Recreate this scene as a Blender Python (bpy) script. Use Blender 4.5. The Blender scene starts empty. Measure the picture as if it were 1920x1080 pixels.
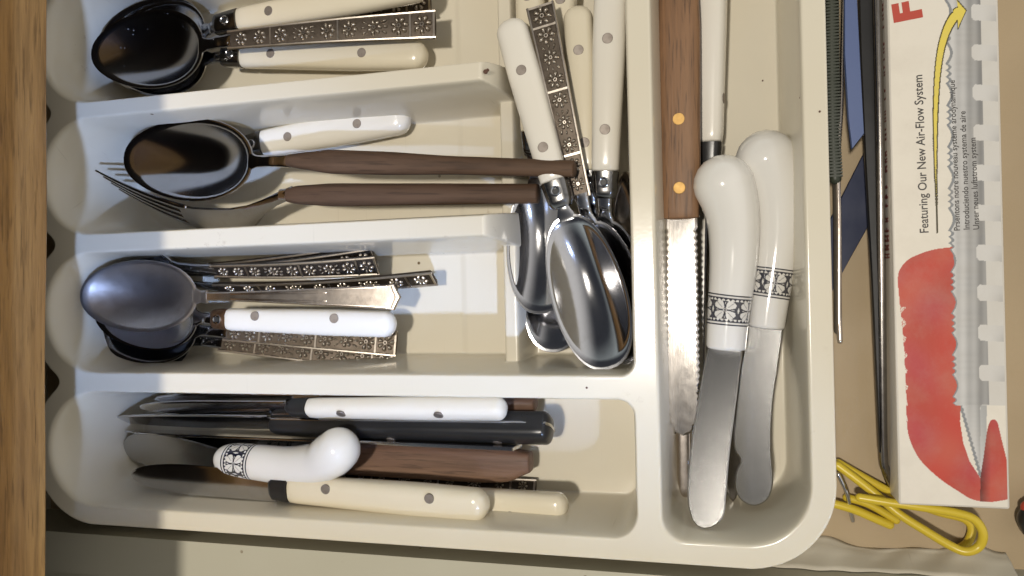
import bpy, bmesh, math, random
import numpy as np
from mathutils import Matrix, Vector
random.seed(4)
rad = math.radians

# ------------------------------------------------------------------ camera
F = 1450.0; TH = rad(15); PH = rad(1.35); H = 285.0        # px focal length, tilt, roll, height in mm over the tray rim
_d = Vector((-math.sin(TH), 0, -math.cos(TH)))
_r = Vector((math.cos(TH), 0, -math.sin(TH))); _u = Vector((0, 1, 0))
CR = _r*math.cos(PH) - _u*math.sin(PH); CU = _u*math.cos(PH) + _r*math.sin(PH)
scene = bpy.context.scene
cam = bpy.data.cameras.new('camera'); camo = bpy.data.objects.new('camera', cam)
scene.collection.objects.link(camo); scene.camera = camo
cam.sensor_width = 36; cam.lens = 36*F/1920; cam.clip_start = 0.01; cam.clip_end = 50
camo.matrix_world = Matrix(((CR.x, CU.x, -_d.x, 0), (CR.y, CU.y, -_d.y, 0), (CR.z, CU.z, -_d.z, H*.001), (0, 0, 0, 1)))

# ------------------------------------------------------------------ world and lamps
w = bpy.data.worlds.new('World'); scene.world = w; w.use_nodes = True
nt = w.node_tree; nt.nodes.clear()
wo = nt.nodes.new('ShaderNodeOutputWorld'); bg = nt.nodes.new('ShaderNodeBackground')
tc = nt.nodes.new('ShaderNodeTexCoord'); sx = nt.nodes.new('ShaderNodeSeparateXYZ'); rp = nt.nodes.new('ShaderNodeValToRGB')
nt.links.new(tc.outputs['Generated'], sx.inputs[0]); nt.links.new(sx.outputs['Z'], rp.inputs[0])
rp.color_ramp.elements[0].position = 0.18; rp.color_ramp.elements[0].color = (.315, .345, .335, 1)    # walls of the room
rp.color_ramp.elements[1].position = 0.68; rp.color_ramp.elements[1].color = (.016, .017, .02, 1)     # dim ceiling
mrx = nt.nodes.new('ShaderNodeMapRange'); mrx.interpolation_type = 'SMOOTHSTEP'; mrx.inputs[1].default_value = -.15; mrx.inputs[2].default_value = .75
mxw = nt.nodes.new('ShaderNodeMix'); mxw.data_type = 'RGBA'; mxw.inputs[7].default_value = (.30, .29, .275, 1)      # open room on the side away from the counter wall
nt.links.new(sx.outputs['X'], mrx.inputs[0]); nt.links.new(mrx.outputs[0], mxw.inputs[0]); nt.links.new(rp.outputs[0], mxw.inputs[6])
nt.links.new(mxw.outputs[2], bg.inputs[0]); bg.inputs[1].default_value = 2.5; nt.links.new(bg.outputs[0], wo.inputs[0])

def aim(o, tgt):
    o.rotation_euler = (Vector(tgt) - o.location).to_track_quat('-Z', 'Y').to_euler()
wl = bpy.data.lights.new('warm_lamp', 'SPOT'); wlo = bpy.data.objects.new('warm_lamp', wl); scene.collection.objects.link(wlo)
wl.energy = 64; wl.color = (1, .93, .82); wl.shadow_soft_size = .05; wl.spot_size = rad(70); wl.spot_blend = .3
wlo.location = (-.14, -.04, 1.5); aim(wlo, (-.10, 0, 0))
cl = bpy.data.lights.new('cool_lamp', 'SPOT'); clo = bpy.data.objects.new('cool_lamp', cl); scene.collection.objects.link(clo)
cl.energy = 145; cl.color = (.38, .55, 1.0); cl.shadow_soft_size = .035; cl.spot_size = rad(176); cl.spot_blend = .01
clo.location = (-.10 + .5*1.5, -.087 - .49*1.5, 1.5)
_e = (Vector((-.10, -.087, 0)) - clo.location).normalized()
_n = Vector((1, 0, 0)).cross(_e).normalized(); _n = _n if _n.y > 0 else -_n
aim(clo, clo.location + Matrix.Rotation(rad(-2), 3, 'X') @ _n)          # added lower cut-off along the near rim, in place of an unseen blocker

# soft upper limit of cool beam, added in lamp nodes for an unseen blocker
cl.use_nodes = True; ln = cl.node_tree; em = next(q for q in ln.nodes if q.type == 'EMISSION')
_m = (Vector((.040, -.070, 0)) - clo.location).cross(Vector((-.165, .085, 0)) - clo.location).normalized()
_m = _m if (Vector((-.2, -.05, 0)) - clo.location).dot(_m) > 0 else -_m
ge = ln.nodes.new('ShaderNodeNewGeometry'); dt = ln.nodes.new('ShaderNodeVectorMath'); dt.operation = 'DOT_PRODUCT'; dt.inputs[1].default_value = _m
mr = ln.nodes.new('ShaderNodeMapRange'); mr.interpolation_type = 'SMOOTHSTEP'
mr.inputs[1].default_value = -.018; mr.inputs[2].default_value = .024
ln.links.new(ge.outputs['Incoming'], dt.inputs[0]); ln.links.new(dt.outputs['Value'], mr.inputs[0]); ln.links.new(mr.outputs[0], em.inputs['Strength'])

vs = scene.view_settings; vs.view_transform = 'Standard'; vs.look = 'None'; vs.exposure = 0; vs.gamma = 1; vs.use_curve_mapping = False
scene.render.engine = 'CYCLES'

# ------------------------------------------------------------------ photo geometry helpers (mm)
def P(px, py, z=0.0):
    v = _d + CR*((px-960)/F) + CU*((540-py)/F)
    return Vector((0, 0, H)) + v*((z-H)/v.z)
def sc(px, py, z=0.0):
    return (P(px, py, z) - Vector((0, 0, H))).dot(_d)/F

# ------------------------------------------------------------------ materials
def nodes(name):
    m = bpy.data.materials.new(name); m.use_nodes = True
    n = m.node_tree; b = n.nodes['Principled BSDF']
    return m, n, b
def N(n, t, **kw):
    o = n.nodes.new(t)
    for k, v in kw.items():
        if k in o.inputs: o.inputs[k].default_value = v
        else: setattr(o, k, v)
    return o
def ramp(n, src, stops):
    r = n.nodes.new('ShaderNodeValToRGB'); n.links.new(src, r.inputs[0])
    e = r.color_ramp.elements
    while len(e) < len(stops): e.new(.5)
    for i, (p, c) in enumerate(stops):
        e[i].position = p; e[i].color = (c[0], c[1], c[2], 1) if hasattr(c, '__len__') else (c, c, c, 1)
    return r.outputs[0]
def coords(n, scale=(1, 1, 1)):
    t = N(n, 'ShaderNodeTexCoord'); mp = N(n, 'ShaderNodeMapping'); mp.inputs['Scale'].default_value = scale
    n.links.new(t.outputs['Object'], mp.inputs[0]); return mp.outputs[0]
def noise(n, vec, scale, detail=3, rough=.5):
    o = N(n, 'ShaderNodeTexNoise', Scale=scale, Detail=detail, Roughness=rough); n.links.new(vec, o.inputs['Vector']); return o.outputs['Fac']
def mix(n, fac, a, b, mode='MIX'):
    o = n.nodes.new('ShaderNodeMix'); o.data_type = 'RGBA'; o.blend_type = mode
    for s, v in ((o.inputs[0], fac), (o.inputs[6], a), (o.inputs[7], b)):
        if hasattr(v, 'is_linked'): n.links.new(v, s)
        elif hasattr(v, '__len__'): s.default_value = (v[0], v[1], v[2], 1)
        else: s.default_value = v
    return o.outputs[2]
def bump(n, b, h, strength, dist):
    o = N(n, 'ShaderNodeBump', Strength=strength, Distance=dist); n.links.new(h, o.inputs['Height']); n.links.new(o.outputs[0], b.inputs['Normal'])

def plastic(name, col, dirt, rough=.28, coat=0., speck=.0, bumpy=.05):
    m, n, b = nodes(name); v = coords(n)
    c = mix(n, ramp(n, noise(n, v, 16, 2), [(.3, 0.), (.8, 1.)]), col, dirt)
    if speck:
        s = N(n, 'ShaderNodeTexVoronoi', Scale=95.); n.links.new(v, s.inputs['Vector'])
        k = ramp(n, s.outputs['Distance'], [(.05, 1.), (.085, 0.)])
        k2 = ramp(n, noise(n, v, 21, 2), [(.60, 0.), (.64, 1.)])
        mm = N(n, 'ShaderNodeMath', operation='MULTIPLY'); n.links.new(k, mm.inputs[0]); n.links.new(k2, mm.inputs[1])
        c = mix(n, mm.outputs[0], c, (.16, .11, .06))
        k3 = ramp(n, noise(n, v, 160, 5, .7), [(.62, 0.), (.74, 1.)]); k4 = ramp(n, noise(n, v, 11, 2), [(.55, 0.), (.75, speck)])
        m3 = N(n, 'ShaderNodeMath', operation='MULTIPLY'); n.links.new(k3, m3.inputs[0]); n.links.new(k4, m3.inputs[1])
        c = mix(n, m3.outputs[0], c, (.30, .21, .12))
        for rot_, sc_ in ((.5, (900, 14, 60)), (-.9, (1100, 17, 60))):          # hairline scuffs
            t_ = N(n, 'ShaderNodeTexCoord'); mp_ = N(n, 'ShaderNodeMapping'); mp_.inputs['Scale'].default_value = sc_; mp_.inputs['Rotation'].default_value = (0, 0, rot_)
            n.links.new(t_.outputs['Object'], mp_.inputs[0])
            sa = ramp(n, noise(n, mp_.outputs[0], 1., 2), [(.70, 0.), (.76, 1.)]); sb = ramp(n, noise(n, v, 30, 2), [(.52, 0.), (.66, .22)])
            ms = N(n, 'ShaderNodeMath', operation='MULTIPLY'); n.links.new(sa, ms.inputs[0]); n.links.new(sb, ms.inputs[1])
            c = mix(n, ms.outputs[0], c, (.33, .28, .2))
    n.links.new(c, b.inputs['Base Color'])
    n.links.new(ramp(n, noise(n, v, 60, 5, .65), [(.3, rough*.9), (.75, rough*1.15)]), b.inputs['Roughness'])
    b.inputs['Coat Weight'].default_value = coat; b.inputs['Coat Roughness'].default_value = .06
    bump(n, b, noise(n, v, 900, 2), bumpy, .0002)
    return m
def metal(name, col, rough=.16, dirt=(.2, .15, .1), dirt_amt=.3, scr=.5, stretch=(12, 160, 160), rv=(.9, 1.15)):
    m, n, b = nodes(name); v = coords(n); vs_ = coords(n, stretch)
    d = ramp(n, noise(n, v, 260, 6, .75), [(.50, 0.), (.80, dirt_amt)])
    n.links.new(mix(n, d, col, dirt), b.inputs['Base Color']); b.inputs['Metallic'].default_value = 1
    r1 = ramp(n, noise(n, v, 200, 5, .7), [(.3, rough*rv[0]), (.8, rough*rv[1])])
    n.links.new(r1, b.inputs['Roughness'])
    bump(n, b, noise(n, vs_, 18, 4, .7), scr*.12, .0001)
    return m
def wood(name, a, bcol, rough=.55, axis='X', fine=1., dark=(.05, .03, .02)):
    m, n, b = nodes(name)
    s = {'X': (9, 150, 150), 'Y': (150, 9, 150)}[axis]
    v = coords(n, s); v1 = coords(n, tuple(x*.32 for x in s)); v2 = coords(n, tuple(x*4*fine for x in s))
    c = mix(n, ramp(n, noise(n, v1, 1.2, 4, .6), [(.3, 0.), (.7, 1.)]), a, bcol)
    c = mix(n, ramp(n, noise(n, v, 2.1, 5, .7), [(.42, .0), (.75, .62)]), c, dark)
    pores = ramp(n, noise(n, v2, 1.6, 3, .6), [(.55, 0.), (.68, .55)])
    c = mix(n, pores, c, dark); n.links.new(c, b.inputs['Base Color'])
    b.inputs['Roughness'].default_value = rough; b.inputs['Specular IOR Level'].default_value = .3
    bump(n, b, noise(n, v2, 1.6, 4), .35, .0004)
    return m
M = {}
M['tray'] = plastic('ivory_plastic', (.67, .62, .505), (.65, .588, .46), .16, 0, .85)
M['white'] = plastic('white_handle', (.76, .73, .66), (.73, .68, .58), .22, .2)
M['cream'] = plastic('cream_handle', (.72, .66, .52), (.68, .60, .44), .22, .2)
M['porcelain'] = plastic('porcelain', (.74, .72, .68), (.72, .70, .655), .12, .6, 0, .02)
M['black'] = plastic('black_plastic', (.012, .012, .013), (.022, .021, .02), .3)
M['steel'] = metal('steel', (.60, .60, .62), .12, (.34, .31, .28), .25)
M['steel_scuffed'] = metal('steel_scuffed', (.46, .47, .50), .13, (.30, .29, .28), .25)
_m2 = M['steel_scuffed']; _n2 = _m2.node_tree; _b2 = _n2.nodes['Principled BSDF']; _v2 = coords(_n2)
_vo = N(_n2, 'ShaderNodeTexVoronoi', Scale=520.); _n2.links.new(_v2, _vo.inputs['Vector'])
_k1 = ramp(_n2, _vo.outputs['Distance'], [(.10, 1.), (.2, 0.)]); _k2 = ramp(_n2, noise(_n2, _v2, 180, 3), [(.55, 0.), (.64, .6)])
_mm = N(_n2, 'ShaderNodeMath', operation='MULTIPLY'); _n2.links.new(_k1, _mm.inputs[0]); _n2.links.new(_k2, _mm.inputs[1])
_mt = N(_n2, 'ShaderNodeMath', operation='SUBTRACT'); _mt.inputs[0].default_value = 1; _n2.links.new(_mm.outputs[0], _mt.inputs[1]); _n2.links.new(_mt.outputs[0], _b2.inputs['Metallic'])
M['blade_scratched'] = metal('blade_scratched', (.64, .60, .56), .125, (.42, .33, .25), .4, 1.2)
M['chrome'] = metal('ferrule_metal', (.24, .235, .23), .2, (.04, .035, .03), 1.)
M['rusty'] = metal('rusty_metal', (.30, .19, .12), .42, (.10, .045, .02), 1.)
M['antique'] = metal('antiqued_recess', (.10, .082, .066), .5, (.035, .028, .02), .9)
M['relief'] = metal('relief_metal', (.50, .45, .39), .3, (.20, .16, .12), .8)
M['silver'] = metal('tarnished_silver', (.55, .49, .44), .17, (.36, .27, .20), .5)
M['satin'] = metal('satin_steel', (.72, .68, .66), .36, (.52, .47, .43), .4)
M['rivet'] = metal('rivet_metal', (.30, .265, .235), .6, (.2, .16, .13), .6)
M['brass'] = metal('brass', (.62, .40, .15), .62, (.35, .22, .09), .6)
M['darksteel'] = metal('dark_steel', (.30, .28, .26), .25, (.1, .08, .06), .5)
M['walnut'] = wood('dark_wood', (.068, .036, .019), (.125, .074, .043), .66, 'X', .7, (.03, .017, .009))
M['rosewood'] = wood('streaked_wood', (.105, .052, .034), (.27, .165, .105), .5)
M['teak'] = wood('knife_wood', (.20, .105, .052), (.26, .145, .075), .48, 'X', 1.3)
M['oak'] = wood('oak', (.22, .105, .030), (.50, .29, .10), .5, 'Y', .8, (.07, .032, .010))
M['darkened_wood'] = wood('darkened_cabinet_wood', (.02, .013, .008), (.03, .019, .011), .7, 'Y')  # tone darkened so the left spoon bowls mirror darkness
M['yellow'] = plastic('yellow_coating', (.62, .47, .035), (.56, .41, .03), .33)
M['ltblue'] = plastic('pale_blue_plastic', (.07, .105, .24), (.065, .10, .225), .5)
M['blue'] = plastic('dark_blue_plastic', (.0025, .010, .048), (.0025, .008, .036), .6)
M['green'] = plastic('dark_green_rubber', (.016, .022, .012), (.03, .034, .02), .5)
M['liner'] = plastic('beige_liner', (.38, .29, .175), (.33, .25, .15), .62, 0, .8, .25)
M['paint'] = plastic('painted_wood', (.46, .44, .35), (.42, .395, .30), .55, 0, .5)
M['paper'] = plastic('paper', (.55, .51, .42), (.49, .445, .35), .7, 0, .3)
M['card'] = plastic('box_card', (.60, .565, .505), (.54, .50, .435), .35, 0, .4)
M['redink'] = plastic('red_ink', (.46, .06, .035), (.40, .05, .03), .4)
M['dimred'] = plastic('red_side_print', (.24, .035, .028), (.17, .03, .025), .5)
M['ink'] = plastic('black_ink', (.035, .032, .03), (.06, .055, .05), .5)
M['hole_shade'] = plastic('hole_shade', (.01, .01, .01), (.012, .012, .012), .5)  # near-black colour painting the shade inside the eyelets
M['rust'] = plastic('rust', (.075, .035, .02), (.12, .05, .03), .7)
def vcol(name, rough, coat=0.):
    m, n, b = nodes(name); a = N(n, 'ShaderNodeVertexColor'); a.layer_name = 'Col'
    v = coords(n)
    c = mix(n, ramp(n, noise(n, v, 55, 5, .7), [(.45, 0.), (.8, .22)]), a.outputs[0], (.42, .37, .30))
    n.links.new(c, b.inputs['Base Color']); b.inputs['Roughness'].default_value = rough; b.inputs['Coat Weight'].default_value = coat
    bump(n, b, noise(n, v, 45, 5, .6), .12, .002)
    return m
M['print'] = vcol('printed_card', .30)
M['band'] = vcol('printed_porcelain', .14, .5)

# ------------------------------------------------------------------ object helpers
C = scene.collection
def link(name, me, mat=None, parent=None, mw=None):
    o = bpy.data.objects.new(name, me); C.objects.link(o)
    if me is not None and mat is not None and not me.materials: me.materials.append(M[mat])
    if parent is not None: o.parent = parent
    if mw is not None: o.matrix_local = mw
    return o
def mesh(name, vf, smooth=40):
    v, f = vf
    me = bpy.data.meshes.new(name)
    me.from_pydata([(a[0]*.001, a[1]*.001, a[2]*.001) for a in v], [], f); me.validate()
    bm = bmesh.new(); bm.from_mesh(me); bmesh.ops.recalc_face_normals(bm, faces=bm.faces); bm.to_mesh(me); bm.free()
    if smooth:
        me.shade_smooth(); me.set_sharp_from_angle(angle=rad(smooth))
    return me
def part(name, vf, mat, parent=None, smooth=40, mw=None):
    return link(name, mesh(name, vf, smooth), mat, parent, mw)
def tag(o, label, cat=None, group=None, kind=None):
    if label: o['label'] = label
    if cat: o['category'] = cat
    if group: o['group'] = group
    if kind: o['kind'] = kind
    return o
def empty(name, mw):
    o = bpy.data.objects.new(name, None); C.objects.link(o); o.empty_display_size = .01; o.matrix_world = mw; return o
def frame(a, za, b, zb, roll=0.):
    A = P(a[0], a[1], za); B = P(b[0], b[1], zb); x = (B-A); L = x.length; x.normalize()
    y = Vector((0, 0, 1)).cross(x).normalized(); z = x.cross(y)
    R = Matrix((x, y, z)).transposed() @ Matrix.Rotation(rad(roll), 3, 'X')
    mw = R.to_4x4(); mw.translation = A*.001
    return mw, L
def merge(*vfs):
    V = []; Fa = []
    for v, f in vfs:
        o = len(V); V += list(v); Fa += [tuple(i+o for i in q) for q in f]
    return V, Fa
def lerp(a, b, t): return a+(b-a)*t
def sm(t): t = min(1, max(0, t)); return t*t*(3-2*t)
def interp(pts, x):
    if x <= pts[0][0]: return pts[0][1:]
    for p, q in zip(pts, pts[1:]):
        if x <= q[0]:
            t = (x-p[0])/(q[0]-p[0]) if q[0] > p[0] else 0
            t = t*.5+sm(t)*.5
            return tuple(lerp(a, b, t) for a, b in zip(p[1:], q[1:]))
    return pts[-1][1:]
def rings(R, cap=True):
    n = len(R[0]); V = [p for r in R for p in r]; Fa = []
    for i in range(len(R)-1):
        for k in range(n):
            a = i*n+k; b = i*n+(k+1) % n; Fa.append((a, b, b+n, a+n))
    if cap:
        Fa.append(tuple(reversed(range(n)))); Fa.append(tuple(range((len(R)-1)*n, len(R)*n)))
    return V, Fa
def loft(pts, n=20, e=2.5, steps=30, r0=0., r1=0.):
    """pts: (x, half width, half height, z, y); r0 / r1: length of the rounded ends"""
    x0, x1 = pts[0][0], pts[-1][0]
    xs = [lerp(x0+r0, x1-r1, i/steps) for i in range(steps+1)]
    if r0: xs = [x0+r0*(1-math.cos(rad(a))) for a in (4, 15, 30, 45, 60, 75)] + xs
    if r1: xs = xs + [x1-r1*(1-math.cos(rad(a))) for a in (75, 60, 45, 30, 15, 4)]
    R = []
    for x in xs:
        p = interp(pts, x); hw, hh = p[0], p[1]; z = p[2] if len(p) > 2 else 0; y = p[3] if len(p) > 3 else 0
        k = 1.
        if r0 and x < x0+r0: k = math.sqrt(max(0, 1-((x0+r0-x)/r0)**2))
        if r1 and x > x1-r1: k = math.sqrt(max(0, 1-((x-x1+r1)/r1)**2))
        k = max(k, .03); ring = []
        for j in range(n):
            t = 2*math.pi*j/n; c, s = math.cos(t), math.sin(t)
            ring.append((x, y+hw*k*math.copysign(abs(c)**(2/e), c), z+hh*(k**.8)*math.copysign(abs(s)**(2/e), s)))
        R.append(ring)
    return rings(R)
def catmull(pts, m=8):
    out = []
    n = len(pts)
    for i in range(n-1):
        p0, p1, p2, p3 = pts[max(0, i-1)], pts[i], pts[i+1], pts[min(n-1, i+2)]
        for j in range(m):
            t = j/m
            out.append(tuple(.5*(2*b+(c-a)*t+(2*a-5*b+4*c-d_)*t*t+(3*b-a-3*c+d_)*t**3) for a, b, c, d_ in zip(p0, p1, p2, p3)))
    out.append(tuple(pts[-1])); return out
def sweep(pts, n=14, caps=(True, True), m=8, flat=1.):
    """pts: (x,y,z,r) control points; round tube with rounded ends"""
    q = catmull(pts, m) if m > 1 else [tuple(p) for p in pts]
    V3 = [Vector(p[:3]) for p in q]; rr = [p[3] for p in q]
    T = [(V3[min(i+1, len(q)-1)]-V3[max(i-1, 0)]).normalized() for i in range(len(q))]
    up = Vector((0, 0, 1)) if abs(T[0].z) < .9 else Vector((1, 0, 0))
    sd = T[0].cross(up).normalized(); R = []
    def ring(c, t, s, r):
        u = s.cross(t).normalized()
        return [tuple(c+s*(r*math.cos(a))+u*(r*flat*math.sin(a))) for a in [2*math.pi*k/n for k in range(n)]]
    fr = []
    for i in range(len(q)):
        sd = (sd-T[i]*sd.dot(T[i])).normalized(); fr.append(sd.copy())
    if caps[0]: R += [ring(V3[0]-T[0]*rr[0]*math.cos(rad(a)), T[0], fr[0], rr[0]*math.sin(rad(a))) for a in (6, 22, 40, 58, 75)]
    R += [ring(V3[i], T[i], fr[i], rr[i]) for i in range(len(q))]
    if caps[1]: R += [ring(V3[-1]+T[-1]*rr[-1]*math.cos(rad(a)), T[-1], fr[-1], rr[-1]*math.sin(rad(a))) for a in (75, 58, 40, 22, 6)]
    return rings(R)
def box(x0, x1, y0, y1, z0, z1):
    v = [(x, y, z) for z in (z0, z1) for y in (y0, y1) for x in (x0, x1)]
    return v, [(0, 2, 3, 1), (4, 5, 7, 6), (0, 1, 5, 4), (1, 3, 7, 5), (3, 2, 6, 7), (2, 0, 4, 6)]
def slab(poly, z0, z1, inset=.35):
    """flat plate with softened rims; poly: (x,y); z0/z1 numbers or functions of (x,y)"""
    f0 = z0 if callable(z0) else (lambda x, y: z0); f1 = z1 if callable(z1) else (lambda x, y: z1)
    cx = sum(p[0] for p in poly)/len(poly); cy = sum(p[1] for p in poly)/len(poly)
    n = len(poly); ins = []
    for i, p in enumerate(poly):
        a, b = poly[i-1], poly[(i+1) % n]; t = Vector((b[0]-a[0], b[1]-a[1]))
        t = t.normalized() if t.length else Vector((1, 0)); nn = Vector((-t.y, t.x))
        ins.append((p[0]+nn.x*inset, p[1]+nn.y*inset))
    area = sum(poly[i-1][0]*poly[i][1]-poly[i][0]*poly[i-1][1] for i in range(n))
    if area < 0: ins = [(2*p[0]-q[0], 2*p[1]-q[1]) for p, q in zip(poly, ins)]
    R = [[(x, y, f0(x, y)) for x, y in ins], [(x, y, lerp(f0(x, y), f1(x, y), .3)) for x, y in poly],
         [(x, y, lerp(f0(x, y), f1(x, y), .7)) for x, y in poly], [(x, y, f1(x, y)) for x, y in ins]]
    return rings(R)
def disc(r, z0, z1, n=18, dome=.12, cx=0., cy=0.):
    R = [[(cx+a*r*math.cos(2*math.pi*k/n), cy+a*r*math.sin(2*math.pi*k/n), z) for k in range(n)] for a, z in
         ((1, z0), (1, z1-.15), (.93, z1), (.5, z1+dome), (.05, z1+dome*1.2))]
    return rings(R)
def torus(R0, r, n=20, m=8, c=(0, 0, 0)):
    V = []; Fa = []
    for i in range(n):
        for j in range(m):
            a, b = 2*math.pi*i/n, 2*math.pi*j/m
            V.append((c[0]+(R0+r*math.cos(b))*math.cos(a), c[1]+(R0+r*math.cos(b))*math.sin(a), c[2]+r*math.sin(b)))
            Fa.append((i*m+j, ((i+1) % n)*m+j, ((i+1) % n)*m+(j+1) % m, i*m+(j+1) % m))
    return V, Fa

# ------------------------------------------------------------------ the drawer
FL = -47.0
def ground(name, x0, x1, y0, y1, z, mat, nx=40, ny=40, amp=0.):
    v = []; f = []
    for j in range(ny+1):
        for i in range(nx+1):
            x = lerp(x0, x1, i/nx); y = lerp(y0, y1, j/ny)
            v.append((x, y, z+amp*(math.sin(x*.21+y*.07)*math.sin(y*.17-x*.05))))
    for j in range(ny):
        for i in range(nx):
            a = j*(nx+1)+i; f.append((a, a+1, a+nx+2, a+nx+1))
    return part(name, (v, f), mat)
tag(ground('drawer_floor', -345, 150, -111, 190, FL, 'liner', 80, 60, .12), 'beige speckled liner covering the drawer floor', None, None, 'structure')
tag(part('drawer_side', box(-345, 150, -130, -111, FL-8, -14), 'paint'), 'painted drawer side board in front of the tray', None, None, 'structure')
tag(part('runner_board', box(-345, 150, -190, -131, FL-8, -22), 'paint'), 'painted board beyond the drawer side', None, None, 'structure')
tag(part('drawer_back', box(-357, -345, -130, 190, FL-8, -8), 'paint'), 'drawer back under the cabinet rail', None, None, 'structure')
_ra, _rb = P(92, 0, 41), P(88, 1080, 41)
tag(part('added_cabinet_interior', merge(box(-520, -510, -560, 560, -70, 91), box(-510, -270, -560, -551, -70, 91), box(-510, -270, 551, 560, -70, 91), box(-510, -358, -551, 551, -70, -62)), 'darkened_wood'), 'unseen dark inside of the cabinet, added behind the drawer', None, None, 'structure')  # unseen enclosure added so the left spoons reflect darkness
rl = empty('cabinet_rail', Matrix.Translation((_ra+(_rb-_ra)*.5)*.001) @ Matrix.Rotation(math.atan2(-(_ra-_rb).x, (_ra-_rb).y), 4, 'Z'))
def rail(prof, amp):
    R = []
    for i in range(70):
        y = lerp(-560, 560, i/69); R.append([(x+amp*(math.sin(y*.05)+.35*math.sin(y*.31)), y, z) for x, z in prof])
    return rings(R)
part('rail_board', rail([(0, 1.2), (0, 51), (-18, 51), (-18, 0), (-1, 0)], .3), 'oak', rl, 30)
part('counter_edge', rail([(24.5, 53), (25.2, 55), (24, 58), (-330, 58), (-330, 51.5), (22, 51.5)], .2), 'darkened_wood', rl, 30)  # out of view; coloured dark to keep its reflection in the bowls black
tag(rl, 'worn oak cabinet rail and unseen darkened counter edge overhanging the scalloped end of the tray', 'rail')

# ------------------------------------------------------------------ the tray: one moulded sheet
def build_tray():
    def axis(a, b, lines, fine=.42, coarse=1.3, reach=7):
        out = [a]
        while out[-1] < b:
            dd = min(abs(out[-1]-l) for l in lines); out.append(out[-1]+(fine if dd < reach else min(coarse, fine+(dd-reach)*.12)))
        return np.array(out)
    ys_lines = [-100, -93, -44, -37, -32, 20, 24.5, 29, 80, 84, 88, 144, 152]
    xs_lines = [-303, -296, -288, -88, -80, -33, -26, -20, 29, 36, 42]
    X, Y = np.meshgrid(axis(-313, 46, xs_lines), axis(-111, 160, ys_lines))
    def rbox(x0, x1, y0, y1, r):          # r: NE, SE, NW, SW
        cx, cy, bx, by = (x0+x1)/2, (y0+y1)/2, (x1-x0)/2, (y1-y0)/2
        px, py = X-cx, Y-cy
        rr = np.where(px > 0, np.where(py > 0, r[0], r[1]), np.where(py > 0, r[2], r[3]))
        qx, qy = np.abs(px)-bx+rr, np.abs(py)-by+rr
        return np.minimum(np.maximum(qx, qy), 0)+np.hypot(np.maximum(qx, 0), np.maximum(qy, 0))-rr
    S = lambda u: (lambda t: t*t*(3-2*t))(np.clip(u, 0, 1))
    xl = -297.; D = 44.
    c1 = rbox(xl, -64, 87.2, 144, (4, 4, 26, 26)); c2 = rbox(xl, -64, 28.1, 80.9, (4, 4, 26, 26)); c3 = rbox(xl, -64, -33.7, 20.8, (4, 4, 26, 26))
    c4 = rbox(xl, -30.6, -93.6, -41.6, (7, 10, 26, 25)); t = rbox(-87.5, -30.4, -33.7, 144, (6, 6, 3, 3)); c5 = rbox(-22.5, 29.6, -93.6, 144, (18, 23, 8, 9))
    ramp_w = 5.2 + 16*S(1-(X-xl)/36)
    z = np.zeros_like(X)
    for c in (c1, c2, c3, c4): z = np.minimum(z, -D*S(-c/ramp_w))
    dy = np.minimum(np.abs(Y-24.45), np.abs(Y-84.05)); bul = np.where(dy < 3.7, 3.7-np.sqrt(np.maximum(0, 3.7**2-dy**2)), 0)*(X < -60)
    bx_ = rbox(-87.5, -30.4, -33.7, 144, (6, 6, 3, 3)); t2 = np.maximum(bx_, -(X+bul-(-91.)))
    t2 = np.where(X < -60, np.maximum(-(X+91.-4+bul)+0*X, bx_), bx_)
    tw = 5.2 + 9*S((-70-X)/14.)
    z = np.minimum(z, -D*S(-t/tw))
    cw = 5.2 + 3*S((-78-Y)/16.)
    z = np.minimum(z, -D*S(-c5/cw))
    ridge = -26-18*S((np.abs(X+84)-2.2)/5.0)               # low ridge between the short bays and the teaspoon bay
    k = 3.; hh = np.clip(.5+.5*(ridge-z)/k, 0, 1); zs = z*(1-hh)+ridge*hh+k*hh*(1-hh)
    inside = (np.minimum(np.minimum(c1, c2), np.minimum(c3, t)) < 0) & (X > -110)
    z = np.where(inside, np.maximum(np.where(z > -1.5, z, zs), z), z)
    def smin(a, b, k): h = np.clip(.5+.5*(b-a)/k, 0, 1); return b*(1-h)+a*h-k*h*(1-h)
    o = c1
    for c in (c2, c3, c4, c5): o = smin(o, c, 7.)
    o = smin(o, t, 2.); o = np.minimum(o, rbox(-240, 29.6, -93.6, 144, (18, 23, 5, 5))) - 9.0
    ow = 4.5
    z = np.where(o > -1.5, z-46.5*S((o+1.5)/ow)*.98, z)
    z += .10*np.sin(X*.045+1)*np.sin(Y*.06)
    keep = o < 3.4
    ny, nx = X.shape
    idx = np.arange(nx*ny).reshape(ny, nx)
    fq = np.stack([idx[:-1, :-1], idx[:-1, 1:], idx[1:, 1:], idx[1:, :-1]], -1).reshape(-1, 4)
    km = keep.ravel(); fq = fq[km[fq].all(1)]
    used = np.unique(fq); rm = -np.ones(nx*ny, int); rm[used] = np.arange(len(used)); fq = rm[fq]
    V = np.stack([X.ravel(), Y.ravel(), z.ravel()], 1)[used]*.001
    me = bpy.data.meshes.new('cutlery_tray'); me.vertices.add(len(V)); me.vertices.foreach_set('co', V.ravel())
    me.loops.add(len(fq)*4); me.loops.foreach_set('vertex_index', fq.ravel())
    me.polygons.add(len(fq)); me.polygons.foreach_set('loop_start', np.arange(len(fq))*4)
    me.update(calc_edges=True); me.validate(); me.shade_smooth()
    return tag(link('cutlery_tray', me, 'tray'), 'ivory moulded plastic cutlery tray with scalloped end and five bays', 'cutlery tray')
tray = build_tray()
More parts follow.
